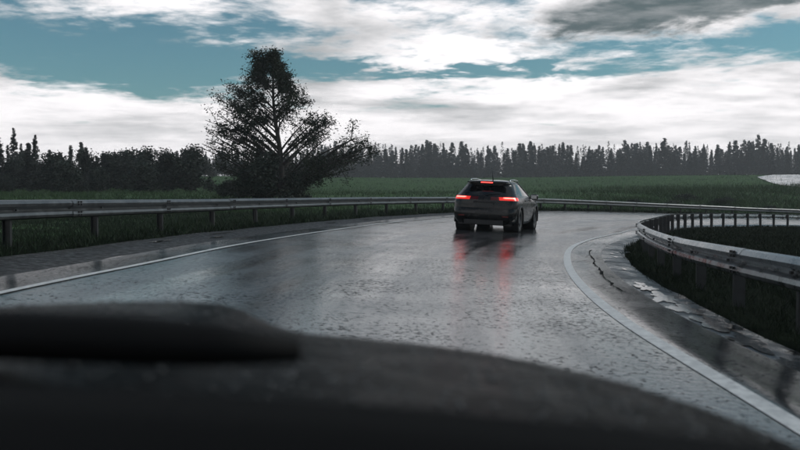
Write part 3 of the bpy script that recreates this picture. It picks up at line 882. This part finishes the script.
    for s_ in 'RL':
        emit_part('quarter' + s_, 'side_window', M['car_glass']); emit_part('rdoor' + s_, 'side_window', M['car_glass']); emit_part('fdoor' + s_, 'side_window', M['car_glass'])
        lm = emit_part('lamp' + s_, 'tail_lamp', M['lamp_red'])
        emit_part('inner' + s_, 'tail_lamp_strip', M['lamp_dim'])
        sg = 1 if s_ == 'R' else -1
        # bright bar inside each lamp, proud of the lens
        L0 = 9; cols_ = list(range(NE - 1, NE + NC - 2))
        def P_(h, f):
            A = np.array(rings[L0][h]) * (1 - f) + np.array(rings[L0 + 1][h]) * f
            nrm = np.array([A[0] * .9 - .2, -.9 + .9 * max(0, h - NE) / NC, 0]); nrm /= np.linalg.norm(nrm)
            A = A + nrm * .008; A[0] *= sg; return A
        vs_, fs = [], []
        for h in cols_: vs_ += [P_(h, .10 + .25 * (h == cols_[0])), P_(h, .90 - .25 * (h == cols_[0]))]
        for k in range(len(cols_) - 1): fs.append((2*k, 2*k+2, 2*k+3, 2*k+1))
        link('light_bar', mesh_data('light_bar', vs_, fs), M['lamp_core'], lm)
    emit_part('windscreen', 'windscreen', M['car_glass'])
    bp = emit_part('bumper', 'rear_bumper', M['car_paint']); emit_part('sill', 'sill', M['car_plastic'])
    mb = MB()
    for sx in (-1, 1): mb.box((sx * .62, .03, .40), (.16, .03, .04))
    for k in range(2): 
        sx = -1 if k == 0 else 1
        MB().box((sx * .62, .022, .44), (.17, .035, .035)).build('reflector', M['lamp_dim'], bp)
    MB().box((0, .085, .27), (1.1, .06, .12)).build('diffuser', M['car_plastic'], bp)
    for sx in ():
        MB().lathe([(.035, .0), (.04, .0), (.04, .14), (.035, .14), (.035, 0)], 14, 'Z').data('x')
    for sx in (-.45, .45):
        mb = MB(); mb.tube([(sx, .06, .25), (sx, .25, .25)], .038, 12); mb.build('exhaust_pipe', M['chrome'], bp)
    pl = MB().box((0, .045, .74), (.52, .02, .115)).build('number_plate', M['plate'], root)
    MB().box((0, .05, .83), (.60, .04, .03)).build('tailgate_handle', M['car_plastic'], root)
    # spoiler with the high brake light
    mb = MB(); mb.box((0, .405, 1.372), (1.12, .16, .03)); sp = mb.build('spoiler', M['car_paint'], root)
    MB().box((0, .328, 1.372), (.34, .012, .026)).build('brake_light', M['brake_core'], sp)
    # roof rails, antenna, mirrors
    for sx in (-1, 1):
        mb = MB(); mb.tube([(sx * .56, .70, 1.415), (sx * .57, .85, 1.462), (sx * .57, 1.5, 1.475), (sx * .56, 2.0, 1.45), (sx * .55, 2.1, 1.40)], .016, 8)
        mb.build('roof_rail', M['chrome'], root, True)
        mb = MB(); mb.lathe([(.0, -.13), (.06, -.12), (.085, -.04), (.09, .05), (.07, .11), (0, .12)], 14, 'X', (sx * .985, 2.62, .995))
        mb.box((sx * .88, 2.64, .965), (.14, .05, .03))
        mo = mb.build('wing_mirror', M['car_paint'], root, True)
        MB().box((sx * .985, 2.528, .995), (.17, .012, .11)).build('mirror_glass', M['chrome'], mo)
    mb = MB(); mb.tube([(0.05, .92, 1.44), (.05, .82, 1.60), (.05, .76, 1.70)], [.018, .007, .004], 6); mb.build('antenna', M['car_plastic'], root)
    # wheels and arches
    for (wy, wz) in wheels:
        for sx in (-1, 1):
            wr = empty('wheel', (sx * .795, wy, wz)); wr.parent = root
            prof = [(.20, -.09), (.27, -.105), (.31, -.10), (.325, -.075), (.328, 0), (.325, .075), (.31, .10), (.27, .105), (.20, .09), (.20, -.09)]
            MB().lathe(prof, 36).build('tyre', M['tyre'], wr, True)
            mb = MB(); mb.lathe([(.205, -.07), (.215, .085), (.195, .088), (.185, .03), (.17, -.02), (.04, .0)][::1] if sx > 0 else [(.205, .07), (.215, -.085), (.195, -.088), (.185, -.03), (.17, .02), (.04, 0)], 30)
            for k in range(5):
                th = k * 2 * math.pi / 5 + .3
                rot = Matrix.Rotation(th, 3, 'X')
                mb.box(rot @ Vector((sx * .055, 0, .115)), (.03, .05, .17), rot)
            mb.lathe([(0, sx * .075), (.05, sx * .07), (.055, sx * .03)], 16)
            mb.build('rim', M['rim'], wr)
            mb = MB(); pts = [(sx * .905, wy + .40 * math.cos(t), wz + .40 * math.sin(t)) for t in np.linspace(-.25, math.pi + .25, 26)]
            mb.tube(pts, .03, 6); mb.build('wheel_arch', M['car_plastic'], root, True)
            mb = MB(); mb.lathe([(.40, -.30), (.40, .12)] if sx > 0 else [(.40, .30), (.40, -.12)], 32, 'X', (sx * .78, wy, wz + .01))
            mb.lathe([(.0, -sx * .30), (.40, -sx * .30)], 32, 'X', (sx * .78, wy, wz + .01))
            mb.build('wheel_liner', M['car_plastic'], root)
    # door handles and shut lines
    for sx in (-1, 1):
        for yy in (1.55, 2.45): MB().box((sx * .905, yy, .88), (.03, .17, .03)).build('door_handle', M['car_paint'], root)
    return root
CX, CY = 2.42, 25.0
jj = int(np.argmin(np.hypot(MID[:, 0] - CX, MID[:, 1] - CY)))
lat = (np.array([CX, CY]) - INN[jj, :2]) @ ACU[jj, :2] / WID[jj]
cz = INN[jj, 2] * (1 - lat) + OUT[jj, 2] * lat + .012
build_car('car', (CX, CY, cz), Euler((0, R(2.4), R(-18.0)), 'XYZ'), 'dark grey hatchback with lit red tail lamps driving round the wet bend')

# ------------------------------------------------------------------ the car we look out of
M['bonnet'] = material('wet_black_bonnet', (0.003, 0.0033, 0.0034), 0.29, spec=.006, var=.3, vscale=9, rvar=.12, bump=.15, bscale=40)
M['drop'] = material('rain_drop', (0.02, 0.021, 0.021), 0.05, spec=.5)
M['dash'] = material('black_dashboard', (0.004, 0.004, 0.004), 0.9, spec=.05)
M['rubber'] = material('wiper_rubber', (0.005, 0.005, 0.005), 0.7, spec=.15)
def own_car():
    root = empty('car', (-.42, 0, 0)); tag(root, 'dark car whose wet bonnet and wiper fill the foreground', 'car')
    # bonnet: grid over (x across, y along); a raised middle that falls to the wings and the nose
    nx, ny = 70, 40; vs_, fs = [], []
    for j in range(ny + 1):
        for i in range(nx + 1):
            s_ = -1 + 2 * i / nx; x = s_ * .96
            yfront = 1.78 - .42 * abs(s_) ** 2.6
            y = .62 + (yfront - .62) * j / ny
            t = j / ny
            z = .836 - .064 * t - .065 * abs(s_) ** 2.2 - .02 * abs(s_) ** 8
            z += .062 * 1 / (1 + math.exp((x - .14) / .032)) * (1 / (1 + math.exp(-(x + 1.2) / .03)))     # power bulge edge
            z -= .05 * max(0, (t - .88) / .12) ** 2
            vs_.append((x, y, z))
    for j in range(ny):
        for i in range(nx):
            a_ = j * (nx + 1) + i; fs.append((a_, a_ + 1, a_ + nx + 2, a_ + nx + 1))
    b = link('bonnet', mesh_data('bonnet', vs_, fs, True), M['bonnet'], root)
    rd = np.random.default_rng(12); dv, df = [], []
    for q in range(2600):
        j_, i_ = rd.uniform(0, ny - .01), rd.uniform(0, nx - .01)
        p = np.array(vs_[int(j_) * (nx + 1) + int(i_)]) + np.array([rd.uniform(-.012, .012), rd.uniform(-.012, .012), 0])
        r_ = rd.uniform(.0012, .0045); b0 = len(dv)
        for (rr, hh) in ((1, -.2), (.75, .45)):
            for k in range(6):
                th = k * math.pi / 3; dv.append((p[0] + r_ * rr * math.cos(th), p[1] + r_ * rr * math.sin(th), p[2] + r_ * hh + .001))
        dv.append((p[0], p[1], p[2] + r_ * .65 + .001))
        for k in range(6):
            df.append((b0 + k, b0 + (k + 1) % 6, b0 + 6 + (k + 1) % 6, b0 + 6 + k)); df.append((b0 + 6 + k, b0 + 6 + (k + 1) % 6, b0 + 12))
    link('raindrops', mesh_data('raindrops', dv, df, True), M['drop'], b)['kind'] = 'stuff'
    # wings and nose: skirts from the rim of the bonnet down
    rim = [vs_[j * (nx + 1)] for j in range(ny + 1)] + [vs_[ny * (nx + 1) + i] for i in range(1, nx + 1)] + [vs_[j * (nx + 1) + nx] for j in range(ny - 1, -1, -1)]
    v2, f2 = [], []
    for p in rim:
        o = Vector((p[0], p[1] - .6, 0)).normalized() * .05
        v2 += [(p[0], p[1], p[2] - .004), (p[0] + o.x, p[1] + o.y, p[2] - .10), (p[0] + o.x * 1.5, p[1] + o.y * 1.5, .5), (p[0] + o.x, p[1] + o.y, .22)]
    for k in range(len(rim) - 1):
        for q in range(3): f2.append((k * 4 + q, k * 4 + q + 1, k * 4 + q + 5, k * 4 + q + 4))
    link('front_wing', mesh_data('front_wing', v2, f2, True), M['bonnet'], root)
    # scuttle and dashboard top
    v3, f3 = [], []
    for (y, dz) in ((.30, .0), (.48, .012), (.58, .008), (.63, -.03)):
        for i in range(21):
            s_ = -1 + i / 10
            v3.append((s_ * .84, y, .914 + dz - .068 * abs(s_) ** 2))
    for j in range(3):
        for i in range(20): a_ = j * 21 + i; f3.append((a_, a_ + 1, a_ + 22, a_ + 21))
    link('dashboard', mesh_data('dashboard', v3, f3, True), M['dash'], root)
    # parked wiper
    wr = empty('wiper', (0, 0, 0)); wr.parent = root
    mb = MB(); pts = [(x, .80 + .02 * (x + .3), .917 - .018 * max(0, (x + .1) / .43) ** 2) for x in np.linspace(-.75, .325, 14)]
    mb.tube(pts, [.015] + [.025] * 11 + [.022, .012], 8); mb.build('blade', M['rubber'], wr, True)
    mb = MB(); mb.tube([(-.55, .66, .90), (-.45, .72, .935), (-.2, .79, .955)], [.016, .012, .008], 8); mb.build('arm', M['rubber'], wr, True)
own_car()

# ------------------------------------------------------------------ air
def haze():
    mb = MB(); mb.box((0, 0, 10), (5300, 5300, 100))
    m = bpy.data.materials.new('rain_haze'); m.use_nodes = True
    nt = m.node_tree; nt.nodes.clear()
    p = nt.nodes.new('ShaderNodeVolumePrincipled'); o = nt.nodes.new('ShaderNodeOutputMaterial')
    p.inputs['Color'].default_value = (.93, .95, .96, 1); p.inputs['Density'].default_value = 0.0004; p.inputs['Anisotropy'].default_value = .2
    nt.links.new(p.outputs[0], o.inputs['Volume'])
    h = mb.build('haze', m); h['kind'] = 'stuff'; h['label'] = 'thin grey rain haze over the road and meadow'
haze()
